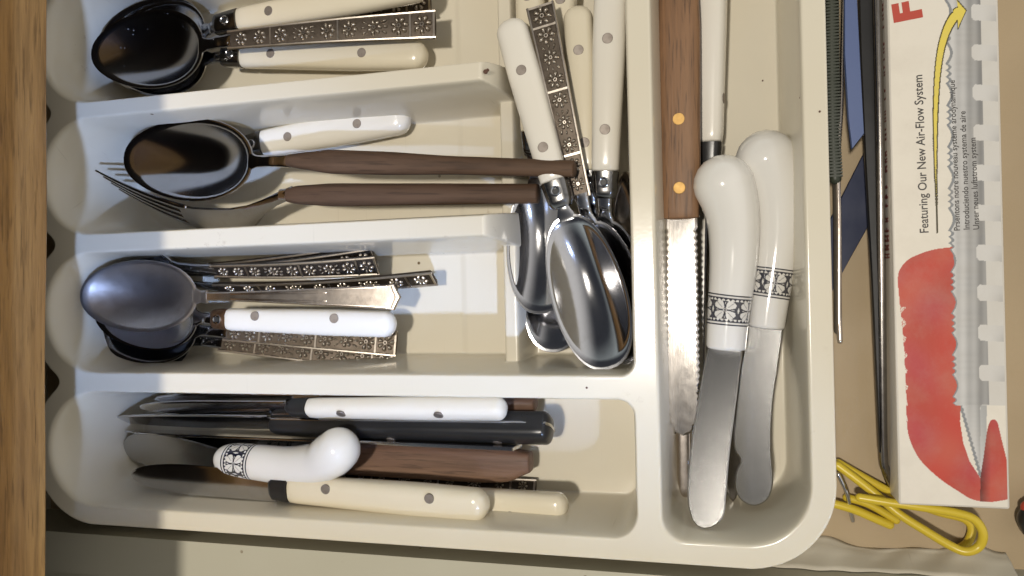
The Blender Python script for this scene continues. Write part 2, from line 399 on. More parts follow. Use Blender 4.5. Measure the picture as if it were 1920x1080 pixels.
for px, py, z, rr in ((910, 134, -.6, .9), (914, 131, -1.0, .6), (1502, 183, -3.2, .55), (1537, 209, .1, .4), (1100, 727, .1, .45), (1430, 151, -43.8, .35)):
    p = P(px, py, z); part('rust_spot', disc(rr, -.6, .12, 9, .05), 'rust', tray, 60, Matrix.Translation(p*.001))

# ------------------------------------------------------------------ cutlery builders
def bowl_mesh(Lb, W, D, th=.9, egg=.16, nr=12, na=48, full=.93):
    V = []; Fa = []; cx = Lb*.53
    out = []
    for k in range(na):
        a = 2*math.pi*k/na; s = math.sin(a)
        out.append((Lb*(1-math.cos(a))/2, W/2*math.copysign(abs(s)**full, s)*(1-egg*math.cos(a))))
    def zt(r): return -D*(1-(min(r, .955)/.955)**2.05) + .12*max(0, r-.955)/.045
    R = []
    rs = [i/nr*.955 for i in range(1, nr+1)]+[.97, 1.]
    for r in rs:
        R.append([(cx+(x-cx)*r, y*r, zt(r)) for x, y in out])
    R.append([(cx+(x-cx)*1.008, y*1.012, -th*.5) for x, y in out])
    for r in reversed(rs):
        R.append([(cx+(x-cx)*r, y*r, zt(r)-th) for x, y in out])
    return rings(R)
def eyelet(parent, x, z, r=1.7, mat='steel'):
    part('eyelet', torus(r, .55, 18, 8, (x, 0, z)), mat, parent)
    part('eyelet_shade_disc', disc(r*.72, z-.8, z+.22, 14, 0, x, 0), 'hole_shade', parent)  # solid dark disc standing in for shade within the ring
def white_handle(parent, x0, x1, w0, w1, h, zc, mat='white', rivets=(.22, .69), rr=2.1, ry=0., zend=None):
    zend = zc if zend is None else zend
    L = x1-x0
    hd = part('handle', loft([(x0, w0, h*.82, zc), (x0+L*.06, w0*1.04, h*.9, zc), (x0+L*.65, w1, h, lerp(zc, zend, .65)), (x1, w1*.97, h*.97, zend)], 24, 2.7, 30, 1.2, w1*.85), mat, parent)
    for t in rivets:
        x = x0+L*t; ww, hh, zz = interp([(x0, w0, h*.82, zc), (x0+L*.06, w0*1.04, h*.9, zc), (x0+L*.65, w1, h, lerp(zc, zend, .65)), (x1, w1*.97, h*.97, zend)], x)
        part('rivet', disc(rr, -.8, .10, 18, .02), 'rivet', hd, 40, Matrix.Translation((x*.001, ry*.001, (zz+hh)*.001)))
    return hd
# relief flowers, shared meshes in a 1 mm unit
def bump_petal(cx, cy, ang, l, wd, h):
    V = []; Fa = []; n = 7
    for k, (r, z) in enumerate(((1, 0), (.75, .6), (.35, 1))):
        for j in range(n):
            a = 2*math.pi*j/n; x = l*r*math.cos(a); y = wd*r*math.sin(a)*(1.25 if math.cos(a) > 0 else .8)
            V.append((cx+x*math.cos(ang)-y*math.sin(ang), cy+x*math.sin(ang)+y*math.cos(ang), z*h))
    for k in range(2):
        for j in range(n): Fa.append((k*n+j, k*n+(j+1) % n, (k+1)*n+(j+1) % n, (k+1)*n+j))
    Fa.append(tuple(range(2*n, 3*n)))
    return V, Fa
def flower_vf(spray):
    q = [bump_petal(.60*math.cos(a), .60*math.sin(a), a, .36, .245, .17) for a in [2*math.pi*k/7 for k in range(7)]]
    q.append(torus(.17, .07, 10, 6, (0, 0, .06)))
    if spray:
        for sgn in (-1, 1):
            q.append(bump_petal(sgn*1.35, 0, 0 if sgn > 0 else math.pi, .28, .14, .15))
            for sg2 in (-1, 1):
                q.append(bump_petal(sgn*1.2, sg2*.62, math.atan2(sg2*.5, sgn), .36, .14, .15))
    return merge(*q)
ME_FLOWER = mesh('flower', flower_vf(False), 50); ME_SPRAY = mesh('flower_spray', flower_vf(True), 50)
for q in (ME_FLOWER, ME_SPRAY): q.materials.append(M['relief'])
def floral_handle(parent, x0, x1, w0, w1, z0, z1, relief=True):
    """antiqued strip with raised rails, cross bars and flowers; x1 is the free end"""
    L = x1-x0; wf = lambda x: lerp(w0, w1, (x-x0)/L); arch = .018*L
    zf = lambda x: lerp(z0, z1, (x-x0)/L) + arch*math.sin(math.pi*(x-x0)/L)
    n = 26; xs = [lerp(x0, x1, i/n) for i in range(n+1)]
    pl = loft([(x, wf(x), .8, zf(x)) for x in xs], 12, 7, n, 0, .8)
    hd = part('handle', pl, 'antique', parent, 35)
    q = []
    for s in (-1, 1):
        q.append(rings([[(x, s*(wf(x)-.55)+a, zf(x)+.8+b) for a, b in ((-.55, -.3), (-.35, .42), (.2, .5), (.6, .1), (.6, -.3))] for x in xs]))
    bars = [.885, .55, .22]
    for t in bars+[.992]:
        x = lerp(x0, x1, t); q.append(box(x-.4, x+.4, -wf(x)+.3, wf(x)-.3, zf(x)+.5, zf(x)+1.18))
    part('raised_border', merge(*q), 'relief', hd, 35)
    if relief:
        for t, sp in ((.94, 0), (.835, 0), (.72, 1), (.605, 0), (.50, 0), (.385, 1), (.27, 0), (.165, 0), (.07, 0)):
            x = lerp(x0, x1, t); r = wf(x)*.74 if not sp else wf(x)*.66
            mw = Matrix.Translation((x*.001, 0, (zf(x)+.8)*.001)) @ Matrix.Rotation(random.uniform(-.3, .3) if not sp else 0, 4, 'Z') @ Matrix.Diagonal((r, r, r*1.7, 1))
            link('flower_spray' if sp else 'flower', ME_SPRAY if sp else ME_FLOWER, None, hd, mw)
    return hd
def spoon(label, a, za, b, zb, kind, bf, bw, D=7.5, roll=0., f0=.415, f1=.475, hw=27, mat='white', ferr='chrome', rivets=(.2, .69), group=None, bowlmat='steel', rise=2.5, h=5.0, relief=True, egg=.16, name='spoon', ry=0.):
    mw, L = frame(a, za, b, zb, roll); r = empty(name, mw); s = sc(*a, za); s2 = sc(*b, zb)
    Lb = L*bf; W = bw*s
    bo = part('bowl', bowl_mesh(Lb, W, D, .9, egg, 12, 48, .82 if egg < 0 else .93), bowlmat, r, 50)
    xf0, xf1 = L*f0, L*f1; w1 = hw*s2
    nk = 2.6
    part('neck', loft([(Lb-2.2, 4.2, .55, -.6), (Lb+3, 2.6, .95, .3), (lerp(Lb, xf0, .6), nk, 1.1, rise*.6), (xf0+1.5, nk*1.15, 1.2, rise)], 16, 3, 16), bowlmat, r)
    if kind == 'white':
        fe = part('ferrule', loft([(xf0, w1*.62, h*.5, rise-.3), (xf0+1.5, w1*.74, h*.72, rise-.2), (xf1+.3, w1*.83, h*.84, rise)], 20, 3.2, 10), ferr, r)
        eyelet(fe, lerp(xf0, xf1, .6), rise+h*.76)
        white_handle(r, xf1, L, w1*.82, w1, h, rise, mat, rivets, zend=0, ry=ry)
    elif kind == 'floral':
        floral_handle(r, xf0, L, w1*.68, w1, rise, 0, relief)
    elif kind == 'plain':
        xs = [lerp(xf0, L, i/20) for i in range(21)]
        wf = lambda x: lerp(w1*.32, w1, ((x-xf0)/(L-xf0))**1.25)
        zf = lambda x: rise*(1-(x-xf0)/(L-xf0)) + 1.6*math.sin(math.pi*(x-xf0)/(L-xf0))
        poly = [(x, wf(x)) for x in xs[:-1]] + [(L-1.6, w1*1.05), (L-.6, w1*.72), (L+1.4, 0), (L-.6, -w1*.72), (L-1.6, -w1*1.05)] + [(x, -wf(x)) for x in reversed(xs[:-1])]
        hd = part('handle', slab(poly, lambda x, y: zf(min(x, L))-.8, lambda x, y: zf(min(x, L))+.8, .5), 'silver', r, 12)
        q = [sweep([(x, s_*(wf(x)-.9), zf(x)+.75, .32) for x in xs[3:-1]], 6, (True, True), 2) for s_ in (-1, 1)]
        q += [sweep([(x, s_*(wf(x)*.45), zf(x)+.78, .22) for x in xs[3:14]], 6, (True, True), 2) for s_ in (-1, 1)]
        q.append(sweep([(L-2.6, wf(L)-.9, zf(L)+.8, .35), (L-2.0, w1*.5, zf(L)+.8, .35), (L-.9, 0, zf(L)+.8, .35), (L-2.0, -w1*.5, zf(L)+.8, .35), (L-2.6, -wf(L)+.9, zf(L)+.8, .35)], 6, (True, True), 2))
        part('raised_border', merge(*q), 'silver', hd)
    elif kind == 'wood':
        part('handle', loft([(xf0, w1*.62, 2.6, rise), (lerp(xf0, L, .06), w1*.9, 3.4, rise), (lerp(xf0, L, .17), w1*1.28, 4.0, rise+.3), (lerp(xf0, L, .35), w1*1.22, 4.0, rise*.9), (lerp(xf0, L, .62), w1*.92, 3.8, rise*.5), (L, w1*.82, 3.6, 0)], 24, 2.8, 44, 1., 1.), mat, r)
    tag(r, label, 'spoon', group); return r
def blade_poly(L, w0, w1, tipr=.5, belly=0., serr=0., both=False, off=0.):
    """outline from heel (x=L) to tip (x=0); w half widths"""
    up = []; dn = []; n = 60 if not serr else int(L/serr)*2
    for i in range(n+1):
        t = i/n; x = L*t
        k = math.sqrt(max(0, 1-(1-min(1, x/(L*tipr)))**2)) if tipr else 1
        wv = lerp(w1, w0, t)
        z = (.75 if i % 2 else 0) if (serr and .04 < t < .93) else 0
        up.append((x, off+wv*k+belly*math.sin(math.pi*t)-(z if both else 0))); dn.append((x, off-wv*k-belly*.4*math.sin(math.pi*t)+z))
    return up+list(reversed(dn))[:-1]
def knife(label, a, za, b, zb, hf, kind, bw, hw, roll=0., mat='white', h=5., tipr=.45, serr=0., both=False, bmat='steel', group=None, rivets=(.2, .69), poly=None, th=1.3, ferr=True, ry=0., boff=0., name='table_knife', butt=.88, ferrm='black'):
    mw, L = frame(a, za, b, zb, roll); r = empty(name, mw); s = sc(*a, za); s2 = sc(*b, zb)
    xh = L*hf; xf = xh-.055*L if ferr else xh; w1 = hw*s2; wb = bw*s
    part('blade', slab(poly or blade_poly(xf+2, wb*.9, wb, tipr, 0, serr, both, boff), -th/2, th/2, .8), bmat, r, 12)
    if kind == 'white':
        if ferr: part('ferrule', loft([(xf, w1*.55, h*.45, 0), (xf+2, w1*.76, h*.75, 0), (xh+.3, w1*.83, h*.84, 0)], 20, 3.2, 10), ferrm, r)
        white_handle(r, xh, L, w1*.84, w1, h, 0, mat, rivets, ry=ry)
    elif kind == 'black':
        hd = part('handle', loft([(xh, w1*.8, h*.8, 0), (lerp(xh, L, .1), w1*.86, h*.9), (lerp(xh, L, .8), w1, h), (L, w1*1.02, h)][0:1]+[(lerp(xh, L, .1), w1*.86, h*.9, 0), (lerp(xh, L, .8), w1, h, 0), (L, w1*1.02, h, 0)], 28, 3.4, 30, 1, w1*.5), 'black', r)
        part('tang', slab([(lerp(xh, L, t), w1*(.85+.17*t)+.16) for t in (0, .3, .6, .9)]+[(L-1.6, w1*.98), (L+.14, w1*.55), (L+.2, 0), (L+.14, -w1*.55), (L-1.6, -w1*.98)]+[(lerp(xh, L, t), -w1*(.85+.17*t)-.16) for t in (.9, .6, .3, 0)], -.6, .6, .1), 'steel', hd, 30)
        for t in rivets: part('rivet', disc(2.0, h-.8, h+.08, 18, .1, lerp(xh, L, t), ry), 'rivet', hd)
    elif kind == 'wood':
        hd = part('handle', loft([(xh, w1*.86, h*.85, 0, 0), (lerp(xh, L, .2), w1*.95, h, 0, 0), (lerp(xh, L, .80), w1, h, 0, 0), (lerp(xh, L, .9), w1*.92, h*.97, 0, w1*.04), (L, w1*butt, h*.9, 0, w1*(1-butt)*.55)], 24, 3.6, 30, .8, .8) if butt < .8 else loft([(xh, w1*.86, h*.85, 0), (lerp(xh, L, .2), w1*.95, h, 0), (lerp(xh, L, .75), w1, h, 0), (L, w1*.88, h*.9, 0)], 24, 3.6, 30, .8, 1.2), mat, r)
        for t in rivets: part('rivet', disc(2.35, h-1.0, h+.06, 18, .02, lerp(xh, L, t), ry), 'brass', hd)
    elif kind == 'steel':
        part('handle', loft([(xh, w1*.7, h*.7, 0), (lerp(xh, L, .5), w1, h, 0), (L, w1, h, 0)], 18, 3.2, 20, 1, .8), bmat, r)
    elif kind == 'floral':
        floral_handle(r, xh, L, w1*.7, w1, 0, 0)
    tag(r, label, 'knife', group); return r

# ------------------------------------------------------------------ spoons of the bay beside the top edge
spoon('white handled tablespoon in the upper bay, its handle against the flowered handles', (196, 96), -26, (800, -28), -19, 'white', .345, 135, 7, mat='cream', f0=.39, f1=.465, hw=29)
spoon('cream handled tablespoon with notched handle lying between flowered handle and divider', (196, 112), -30, (802, 104), -34, 'white', .34, 135, 7, mat='cream', f0=.40, f1=.462, hw=28, rivets=(.19, .68))
spoon('flowered silver tablespoon lying directly beneath another flowered one in the upper bay', (186, 80), -22, (809, 4), -34, 'floral', .335, 138, 7, f0=.43, hw=22)
spoon('flowered silver tablespoon on top of the stack, dark spotted bowl', (171, 102), -14, (818, 46), -25, 'floral', .345, 142, 7.5, f0=.43, hw=27, bowlmat='steel_scuffed')
# second bay
spoon('white handled spoon half hidden under the big serving spoon', (262, 318), -35, (769, 219), -37, 'white', .34, 110, 6, f0=.425, f1=.49, hw=31, rivets=(.21, .68), h=5.0)
spoon('large serving spoon with plain dark wood handle', (232, 296), -17, (1080, 317), -9, 'wood', .325, 148, 10, mat='walnut', f0=.418, hw=19, rise=3.5, egg=.1, name='serving_spoon')
def fork():
    base = P(500, 400, -40); r = empty('serving_fork', Matrix.Translation(base*.001))
    def solid(pairs, th=.55, bulge=2.4):
        A = [(P(a[0], a[1]-7, a[2])-base, P(b[0], b[1]-7, b[2])-base) for a, b in pairs]; R = []
        for i, (t, b) in enumerate(A):
            dx = (A[min(i+1, len(A)-1)][0]-A[max(i-1, 0)][0]).normalized(); n = dx.cross(b-t).normalized()
            if n.y > 0: n = -n                                   # outer side faces the near divider
            m = (t+b)*.5+n*bulge
            q1, q3 = (t+m)*.5+n*bulge*.25, (b+m)*.5+n*bulge*.25
            R.append([tuple(p+n*th) for p in (t, q1, m, q3, b)]+[tuple(p-n*th) for p in (b, q3, m, q1, t)])
        return rings(R)
    st = [((336, 393, -18), (376, 432, -33)), ((362, 397, -18), (402, 441, -35)), ((395, 399, -18), (432, 447, -36)), ((430, 399, -18), (456, 444, -35)), ((462, 394, -18), (480, 430, -32)), ((490, 384, -17), (500, 404, -26)), ((516, 371, -16), (522, 389, -21)), ((548, 356, -15), (550, 379, -18))]
    part('head', solid(st), 'steel', r, 60)
    for k in range(4):
        t = k/3; a = (lerp(180, 224, t), lerp(320, 355, t), lerp(-14, -26, t)); b0_ = (lerp(336, 376, t), lerp(393, 432, t), lerp(-18, -33, t))
        q = []
        for u in [i/8 for i in range(9)]:
            p = P(lerp(a[0], b0_[0], u), lerp(a[1], b0_[1]-7, u)+5*math.sin(math.pi*u), lerp(a[2], b0_[2], u))-base
            q.append(tuple(p)+(lerp(.55, 1.35, u),))
        b1 = P(b0_[0]+10, b0_[1]-5, b0_[2])-base; q.append(tuple(b1)+(1.2,))
        part('tine', sweep(q, 10, (True, True), 2, .6), 'steel', r, 60)
    mw, L = frame((538, 366), -17, (1012, 363), -14, 0); mw.translation -= base*.001
    part('neck', loft([(-3, 2.6, 2.2, 0), (4, 3.4, 2.4, 0), (10, 3.6, 2.6, 0)], 16, 3, 8), 'steel', r, 40, mw)
    w1 = 20*sc(1012, 363, -14)
    part('handle', loft([(0, w1*.72, 2.8, 0), (L*.06, w1*.98, 3.6, 0), (L*.2, w1*1.16, 4.4, 0), (L*.5, w1*1.08, 4.2, 0), (L, w1*.92, 3.8, 0)], 24, 2.8, 44, 1., 1.), 'walnut', r, 40, mw)
    tag(r, 'wood handled serving fork lying on its edge beside the serving spoon', 'fork')
fork()
# third bay
for lb, A_, za, B_, zb, ro in (('flowered teaspoon on edge lying against the divider, outermost of the fanned three', (140, 520), -32, (694, 470), -32, 48),
                           ('flowered teaspoon on edge, the middle one of the fanned three', (132, 524), -28, (703, 480), -30, 46),
                           ('flowered teaspoon on edge, innermost of the fanned three beside the long handle', (124, 504), -16, (708, 497), -28, 40)):
    spoon(lb, A_, za, B_, zb, 'floral', .37, 105, 6.5, roll=ro, f0=.5, hw=22, bowlmat='steel_scuffed', group='fanned flowered teaspoons')
spoon('long flowered spoon on edge, its handle reaching past all the other teaspoons', (150, 536), -29, (816, 520), -30, 'floral', .33, 110, 6.5, roll=58, f0=.42, hw=22, bowlmat='steel_scuffed')
spoon('flowered silver teaspoon lying lowest beside the divider, its whole handle showing', (154, 618), -23, (738, 673), -37, 'floral', .37, 136, 7, roll=-8, f0=.47, hw=25, bowlmat='steel_scuffed')
spoon('flowered silver teaspoon mostly covered by the white teaspoon handle', (164, 606), -20, (745, 644), -33, 'floral', .37, 132, 7, roll=-6, f0=.47, hw=25, bowlmat='steel_scuffed')
spoon('white handled teaspoon with rusty ferrule', (178, 590), -17, (742, 608), -24, 'white', .36, 122, 7, f0=.425, f1=.475, hw=26, ferr='rusty', rivets=(.2, .67), ry=2.0)
spoon('plain silver teaspoon with pointed handle end, bright bowl on top of the pile', (150, 555), -8, (746, 557), -21, 'plain', .385, 132, 7.5, f0=.42, hw=24, bowlmat='satin', name='teaspoon', egg=.06)
# ------------------------------------------------------------------ knives of the lower bay
knife('wood handled knife tucked along the divider under the white handled knife', (290, 748), -33, (1007, 757), -31, .47, 'wood', 16, 17, 20, 'rosewood', 5, bmat='steel', name='steak_knife', ferr=False)
knife('flat steel knife standing on edge between black and wood handles', (236, 808), -36, (973, 839), -28, .55, 'steel', 40, 33, 84, h=1.4, bmat='steel', ferr=False, th=1.1)
knife('black handled kitchen knife with visible steel tang', (203, 786), -33, (1037, 803), -24, .42, 'black', 40, 31, 62, h=6.2, bmat='steel', ferr=False, tipr=.8, rivets=(.45, .82), name='kitchen_knife', ry=-1.5)
knife('white handled table knife next to the divider, lying on the black handle', (262, 764), -21, (951, 766), -17, .495, 'white', 26, 23, 52, 'white', 4.6, ry=2, tipr=.5)
knife('wood handled steak knife with one brass rivet beside the porcelain spreader', (262, 842), -38, (998, 874), -32, .50, 'wood', 28, 34, 0, 'rosewood', 5., bmat='steel', ferr=False, rivets=(.16,), name='steak_knife', butt=.55)
knife('flowered silver knife with only its handle end showing beneath wood handle', (285, 876), -40.5, (1006, 913), -40, .5, 'floral', 22, 14, -25, bmat='steel', ferr=False)
knife('cream handled table knife at the bottom, its end poking out past the other', (340, 905), -36, (1065, 949), -22, .52, 'white', 28, 25, 0, 'cream', 5, rivets=(.75,), ry=-4.3)
knife('cream handled table knife with two rivets resting over another knife', (246, 890), -16, (917, 948), -12, .482, 'white', 30, 32, 8, 'cream', 5.6, rivets=(.22, .74), ry=3.2, tipr=.45)
# ------------------------------------------------------------------ teaspoon bay
spoon('white handled teaspoon whose bowl rests lowest in the corner pile', (1034, 660), -34, (1058, -75), -31, 'white', .37, 122, 6.5, f0=.44, f1=.5, hw=27, mat='cream', rivets=(.3, .78), egg=-.06)
spoon('white handled teaspoon with its bowl lying against the low ridge', (1012, 588), -25, (992, -95), -27, 'white', .36, 122, 7, f0=.43, f1=.49, hw=27, mat='cream', rivets=(.3, .72), egg=-.06)
spoon('steel spoon bowl turned on its side against the long divider', (1172, 322), -27, (1150, 690), -37, 'plain', .48, 88, 6.5, roll=55, f0=.55, hw=15, bowlmat='silver', name='teaspoon')
spoon('white handled teaspoon half under the flowered one, rounded end level with it', (1128, 668), -32, (1083, 12), -24, 'white', .40, 138, 7, f0=.47, f1=.53, hw=28, mat='cream', rivets=(.17, .72), egg=-.06)
spoon('white handled teaspoon standing closest to the long divider', (1128, 676), -27, (1146, -50), -19, 'white', .37, 140, 7, f0=.425, f1=.492, hw=31, mat='white', rivets=(.21, .66), egg=-.06)
spoon('flowered silver teaspoon among white handles, upright blossoms all showing', (1163, 692), -22, (1013, 10), -15, 'floral', .405, 146, 7, f0=.47, hw=27, bowlmat='steel', egg=-.06)
spoon('white handled teaspoon with bright open bowl on top of the corner pile', (1143, 692), -11, (955, 38), -15, 'white', .43, 144, 9, f0=.452, f1=.52, hw=31, mat='white', rivets=(.2, .665), egg=-.06)
# ------------------------------------------------------------------ long bay
knife('serrated steak knife hidden beneath another, only its teeth showing', (1257, 864), -36, (1262, -60), -33, .50, 'wood', 24, 34, 12, 'teak', 5, serr=2.3, both=True, bmat='darksteel', ferr=False, tipr=.25, name='steak_knife', boff=2)
knife('steel knife handle with rounded end poking out under the serrated tip', (1276, 470), -40, (1284, 932), -40, .35, 'steel', 12, 15, 0, h=1.8, bmat='silver', ferr=False)
knife('slim dark knife blade lying beneath the two porcelain spreaders', (1374, 940), -38, (1352, 330), -40, .60, 'steel', 22, 14, 18, h=2.4, bmat='darksteel', ferr=False, tipr=.4)
knife('white handled knife with black ferrule beside the wood handled steak knife', (1322, 830), -36, (1337, -150), -28, .58, 'white', 20, 24, 78, 'white', 5.8, rivets=(.2,), ry=0, bmat='steel', tipr=.4)
knife('double serrated steak knife with flat wooden handle and two brass rivets', (1281, 817), -22.5, (1272, -70), -21.5, .458, 'wood', 33, 39, -4.5, 'teak', 4.2, serr=2.6, both=True, bmat='blade_scratched', ferr=False, tipr=.16, rivets=(.12, .385), name='steak_knife', th=1.2)

# ------------------------------------------------------------------ porcelain spreaders
def band_colour(u, v):
    """printed leaf-and-blossom band; u repeats round the handle, v 0..1 across"""
    W_ = (.70, .68, .64); K = (.012, .016, .035)
    if v < .05 or v > .95: return K
    if v < .10 or v > .90: return W_
    if v < .135 or v > .865: return K
    y = (v-.5)/.365; x = ((u % 1)-.5)*2
    ax = min(x+1, 1-x)
    if ax < .30*(1-abs(y)*.9): return W_ if abs(ax/.30)+abs(y)*.9 < .28 else K      # dark lozenge between blossoms
    if abs(y) > .80: return W_ if abs(math.sin(x*6.28*1.5)) > (abs(y)-.80)*5.5 else K      # scalloped edges
    r = math.hypot(x*1.05, y); th = math.atan2(y, x*1.05); d = abs(math.sin(2*th))
    if r < .09: return K
    if r < .14: return W_
    lim = .38+.55*abs(r-.52)
    if .18 < r < .98 and d > lim and not (abs(abs(math.sin(th))-.7071) < .012/max(r, .2) and r > .3): return W_
    if r > .5 and d < .10: return W_ if r < .72 else K
    return K
def spreader(label, ctl, bandspan, blade, zblade, rep, rot=0., tilt=-.2):
    """ctl: (px, py, z, radius px) from the blade end to the bulb"""
    base = P(ctl[0][0], ctl[0][1], ctl[0][2]); r = empty('butter_spreader', Matrix.Translation(base*.001))
    q = []
    for px, py, z, rp_ in ctl:
        p = P(px, py, z)-base; q.append((p.x, p.y, p.z, rp_*sc(px, py, z)))
    # blunt lower end, then the body, then the bulb
    a0 = Vector(q[0][:3]); a1 = Vector(q[1][:3]); t0 = (a1-a0).normalized()
    pts = catmull(q, 12)
    head = [tuple(a0-t0*k)+(q[0][3]*f,) for k, f in ((1.3, .55), (1.15, .80), (.7, .95))]
    hd = part('handle', sweep(head+pts, 36, (False, True), 1), 'porcelain', r, 60)
    # printed band
    V3 = [Vector(p[:3]) for p in pts]; cum = [0]
    for i in range(1, len(pts)): cum.append(cum[-1]+(V3[i]-V3[i-1]).length)
    n, m_ = 260, 56; R = []; cols = []
    T0 = (V3[3]-V3[0]).normalized(); sd = T0.cross(Vector((0, 0, 1))).normalized()
    for j in range(m_+1):
        s_ = lerp(bandspan[0], bandspan[1], j/m_)*cum[-1]
        i = max(k for k in range(len(cum)) if cum[k] <= s_); i = min(i, len(cum)-2); t = (s_-cum[i])/(cum[i+1]-cum[i])
        c = V3[i].lerp(V3[i+1], t); rr = lerp(pts[i][3], pts[i+1][3], t)+.06
        tn = (V3[min(i+3, len(pts)-1)]-V3[max(0, i-3)]).normalized(); s1 = (sd-tn*sd.dot(tn)).normalized(); u1 = s1.cross(tn)
        R.append([tuple(c+s1*(rr*math.cos(2*math.pi*k/n))+u1*(rr*math.sin(2*math.pi*k/n))) for k in range(n)])
        cols += [band_colour(rep*k/n+rot, j/m_) for k in range(n)]
    v, f = rings(R, False); me = mesh('printed_band', (v, f), 60)
    ca = me.color_attributes.new('Col', 'FLOAT_COLOR', 'POINT')
    ca.data.foreach_set('color', np.array([c+(1,) for c in cols], dtype=np.float32).ravel())
    link('printed_band', me, 'band', hd)
    if blade:
        ys = zblade; pl = []
        key = (lambda p: p[1]) if abs(ctl[-1][1]-ctl[0][1]) > abs(ctl[-1][0]-ctl[0][0]) else (lambda p: p[0])
        k0, k1 = key(blade[0]), max((key(p) for p in blade), key=lambda k: abs(k-key(blade[0])))
        cl_ = [b[:2]+(0,) for b in blade]
        def zz(p): return lerp(ys[0], ys[1], (key(p)-k0)/(k1-k0)) + (tilt*(p[0]-ctl[0][0]) if key(p) == p[1] else tilt*(p[1]-ctl[0][1]))*.2
        pts2 = catmull([tuple(p) for p in blade]+[tuple(blade[0])], 4)[:-1]
        world = [P(p[0], p[1], zz(p)) for p in pts2]
        zfun = {}
        V = [w_-base for w_ in world]; poly = [(p.x, p.y) for p in V]
        A = np.array([[p.x, p.y, 1] for p in V]); co = np.linalg.lstsq(A, np.array([p.z for p in V]), rcond=None)[0]
        pf = lambda x, y: co[0]*x+co[1]*y+co[2]
        part('blade', slab(poly, lambda x, y: pf(x, y)-.55, lambda x, y: pf(x, y)+.55, .5), 'blade_grey', r, 12)
    return tag(r, label, 'butter spreader')
M['blade_grey'] = metal('spreader_blade', (.43, .425, .415), .2, (.40, .39, .38), .1, 2.2, (9, 420, 420), (1., 1.))
spreader('porcelain handled butter spreader leaning on the tray wall, bulb beside the bare floor', [(1436, 610, -27, 34), (1440, 575, -27, 35.5), (1447, 530, -27, 37), (1455, 470, -27, 40), (1459, 420, -26.5, 43), (1457, 372, -26, 47), (1449, 332, -25.5, 52), (1437, 301, -25, 57)], (.17, .345),
         [(1402, 606), (1464, 606), (1460, 680), (1449, 760), (1446, 840), (1450, 900), (1440, 935), (1415, 948), (1390, 938), (1378, 915), (1380, 885), (1388, 862), (1376, 835), (1379, 760), (1386, 700), (1396, 650)], (-28, -26), 5, .35, .22)
spreader('porcelain handled butter spreader in the long bay leaning across another spreader', [(1361, 650, -21, 36), (1363, 620, -21, 37), (1367, 575, -21, 39), (1374, 510, -20.5, 43), (1376, 455, -20, 45.5), (1374, 410, -19, 48.5), (1367, 375, -18, 52.5), (1357, 346, -17, 56)], (.135, .325),
         [(1328, 645), (1388, 645), (1386, 705), (1378, 770), (1368, 850), (1362, 920), (1357, 965), (1340, 986), (1315, 990), (1297, 972), (1289, 930), (1292, 865), (1302, 790), (1316, 710)], (-22, -8), 5, .1, .15)
spreader('short porcelain handled butter spreader lying among the knives', [(420, 860, -21, 23), (428, 861, -20, 28), (445, 863, -19, 31.5), (490, 868, -18, 34), (545, 873, -17, 36), (595, 868, -15, 39), (622, 853, -13, 43), (634, 843, -12, 42)], (.09, .30),
         [(424, 845), (360, 826), (290, 812), (245, 816), (232, 838), (255, 866), (330, 880), (424, 884)], (-23, -34), 5, .2)

# ------------------------------------------------------------------ things between tray and box
def pxslab(poly, z, th, parent=None, base=None):
    V = [P(a, b, z)-base for a, b in poly]
    return slab([(p.x, p.y) for p in V], V[0].z-th, V[0].z, .3)
b0 = P(1590, 140, -45)
r = part('blue_strip', pxslab([(1583, -40), (1606, -40), (1614, 120), (1621, 250), (1597, 279), (1590, 220), (1583, 100)], -26, 3, None, P(1600, 120, FL)), 'ltblue', None, 40, Matrix.Translation(P(1600, 120, FL)*.001))
tag(r, 'pale blue flat plastic strip with slanted end', 'plastic strip')
r = part('blue_strap', pxslab([(1552, 420), (1600, 325), (1632, 262), (1660, 262), (1645, 395), (1600, 475), (1552, 560)], -44.5, 2.2, None, P(1600, 400, FL)), 'blue', None, 40, Matrix.Translation(P(1600, 400, FL)*.001))
tag(r, 'dark blue flat strap lying slantwise on the drawer liner', 'strap')
# tongs with ridged grip along the outside of the tray
bt = P(1570, 300, FL); tg = empty('tongs', Matrix.Translation(bt*.001))
def pl(pts, rp_, z): return [tuple(P(a, b, z)-bt)+(rp_,) for a, b in pts]
part('steel_arm', sweep(pl([(1583, -40), (1580, 100), (1577, 200), (1571, 300), (1573, 420), (1573, 570), (1575, 640)], .95, -30), 10), 'silver', tg)
part('lower_arm', sweep(pl([(1570, 240), (1568, 320), (1570, 420), (1571, 620)], 1.5, -36), 10), 'darksteel', tg)
gp = part('grip', sweep(pl([(1559, -40), (1560, 120), (1562, 250), (1566, 335)], 2.2, -30), 10), 'green', tg)
gr = []
for i in range(62):
    y = -36+i*6; x = interp([(-40, 1560.), (120, 1561.), (250, 1563.), (335, 1567.)], y)[0]
    c = P(x, y, -28.6)-bt; gr.append(box(c.x-2.2, c.x+2.4, c.y-.36, c.y+.36, c.z-1.6, c.z+.75))
part('grip_ridges', merge(*gr), 'green', gp)
gp.children[0]['kind'] = 'stuff'
tag(tg, 'steel tongs with ridged dark green grip wedged along the tray', 'tongs')
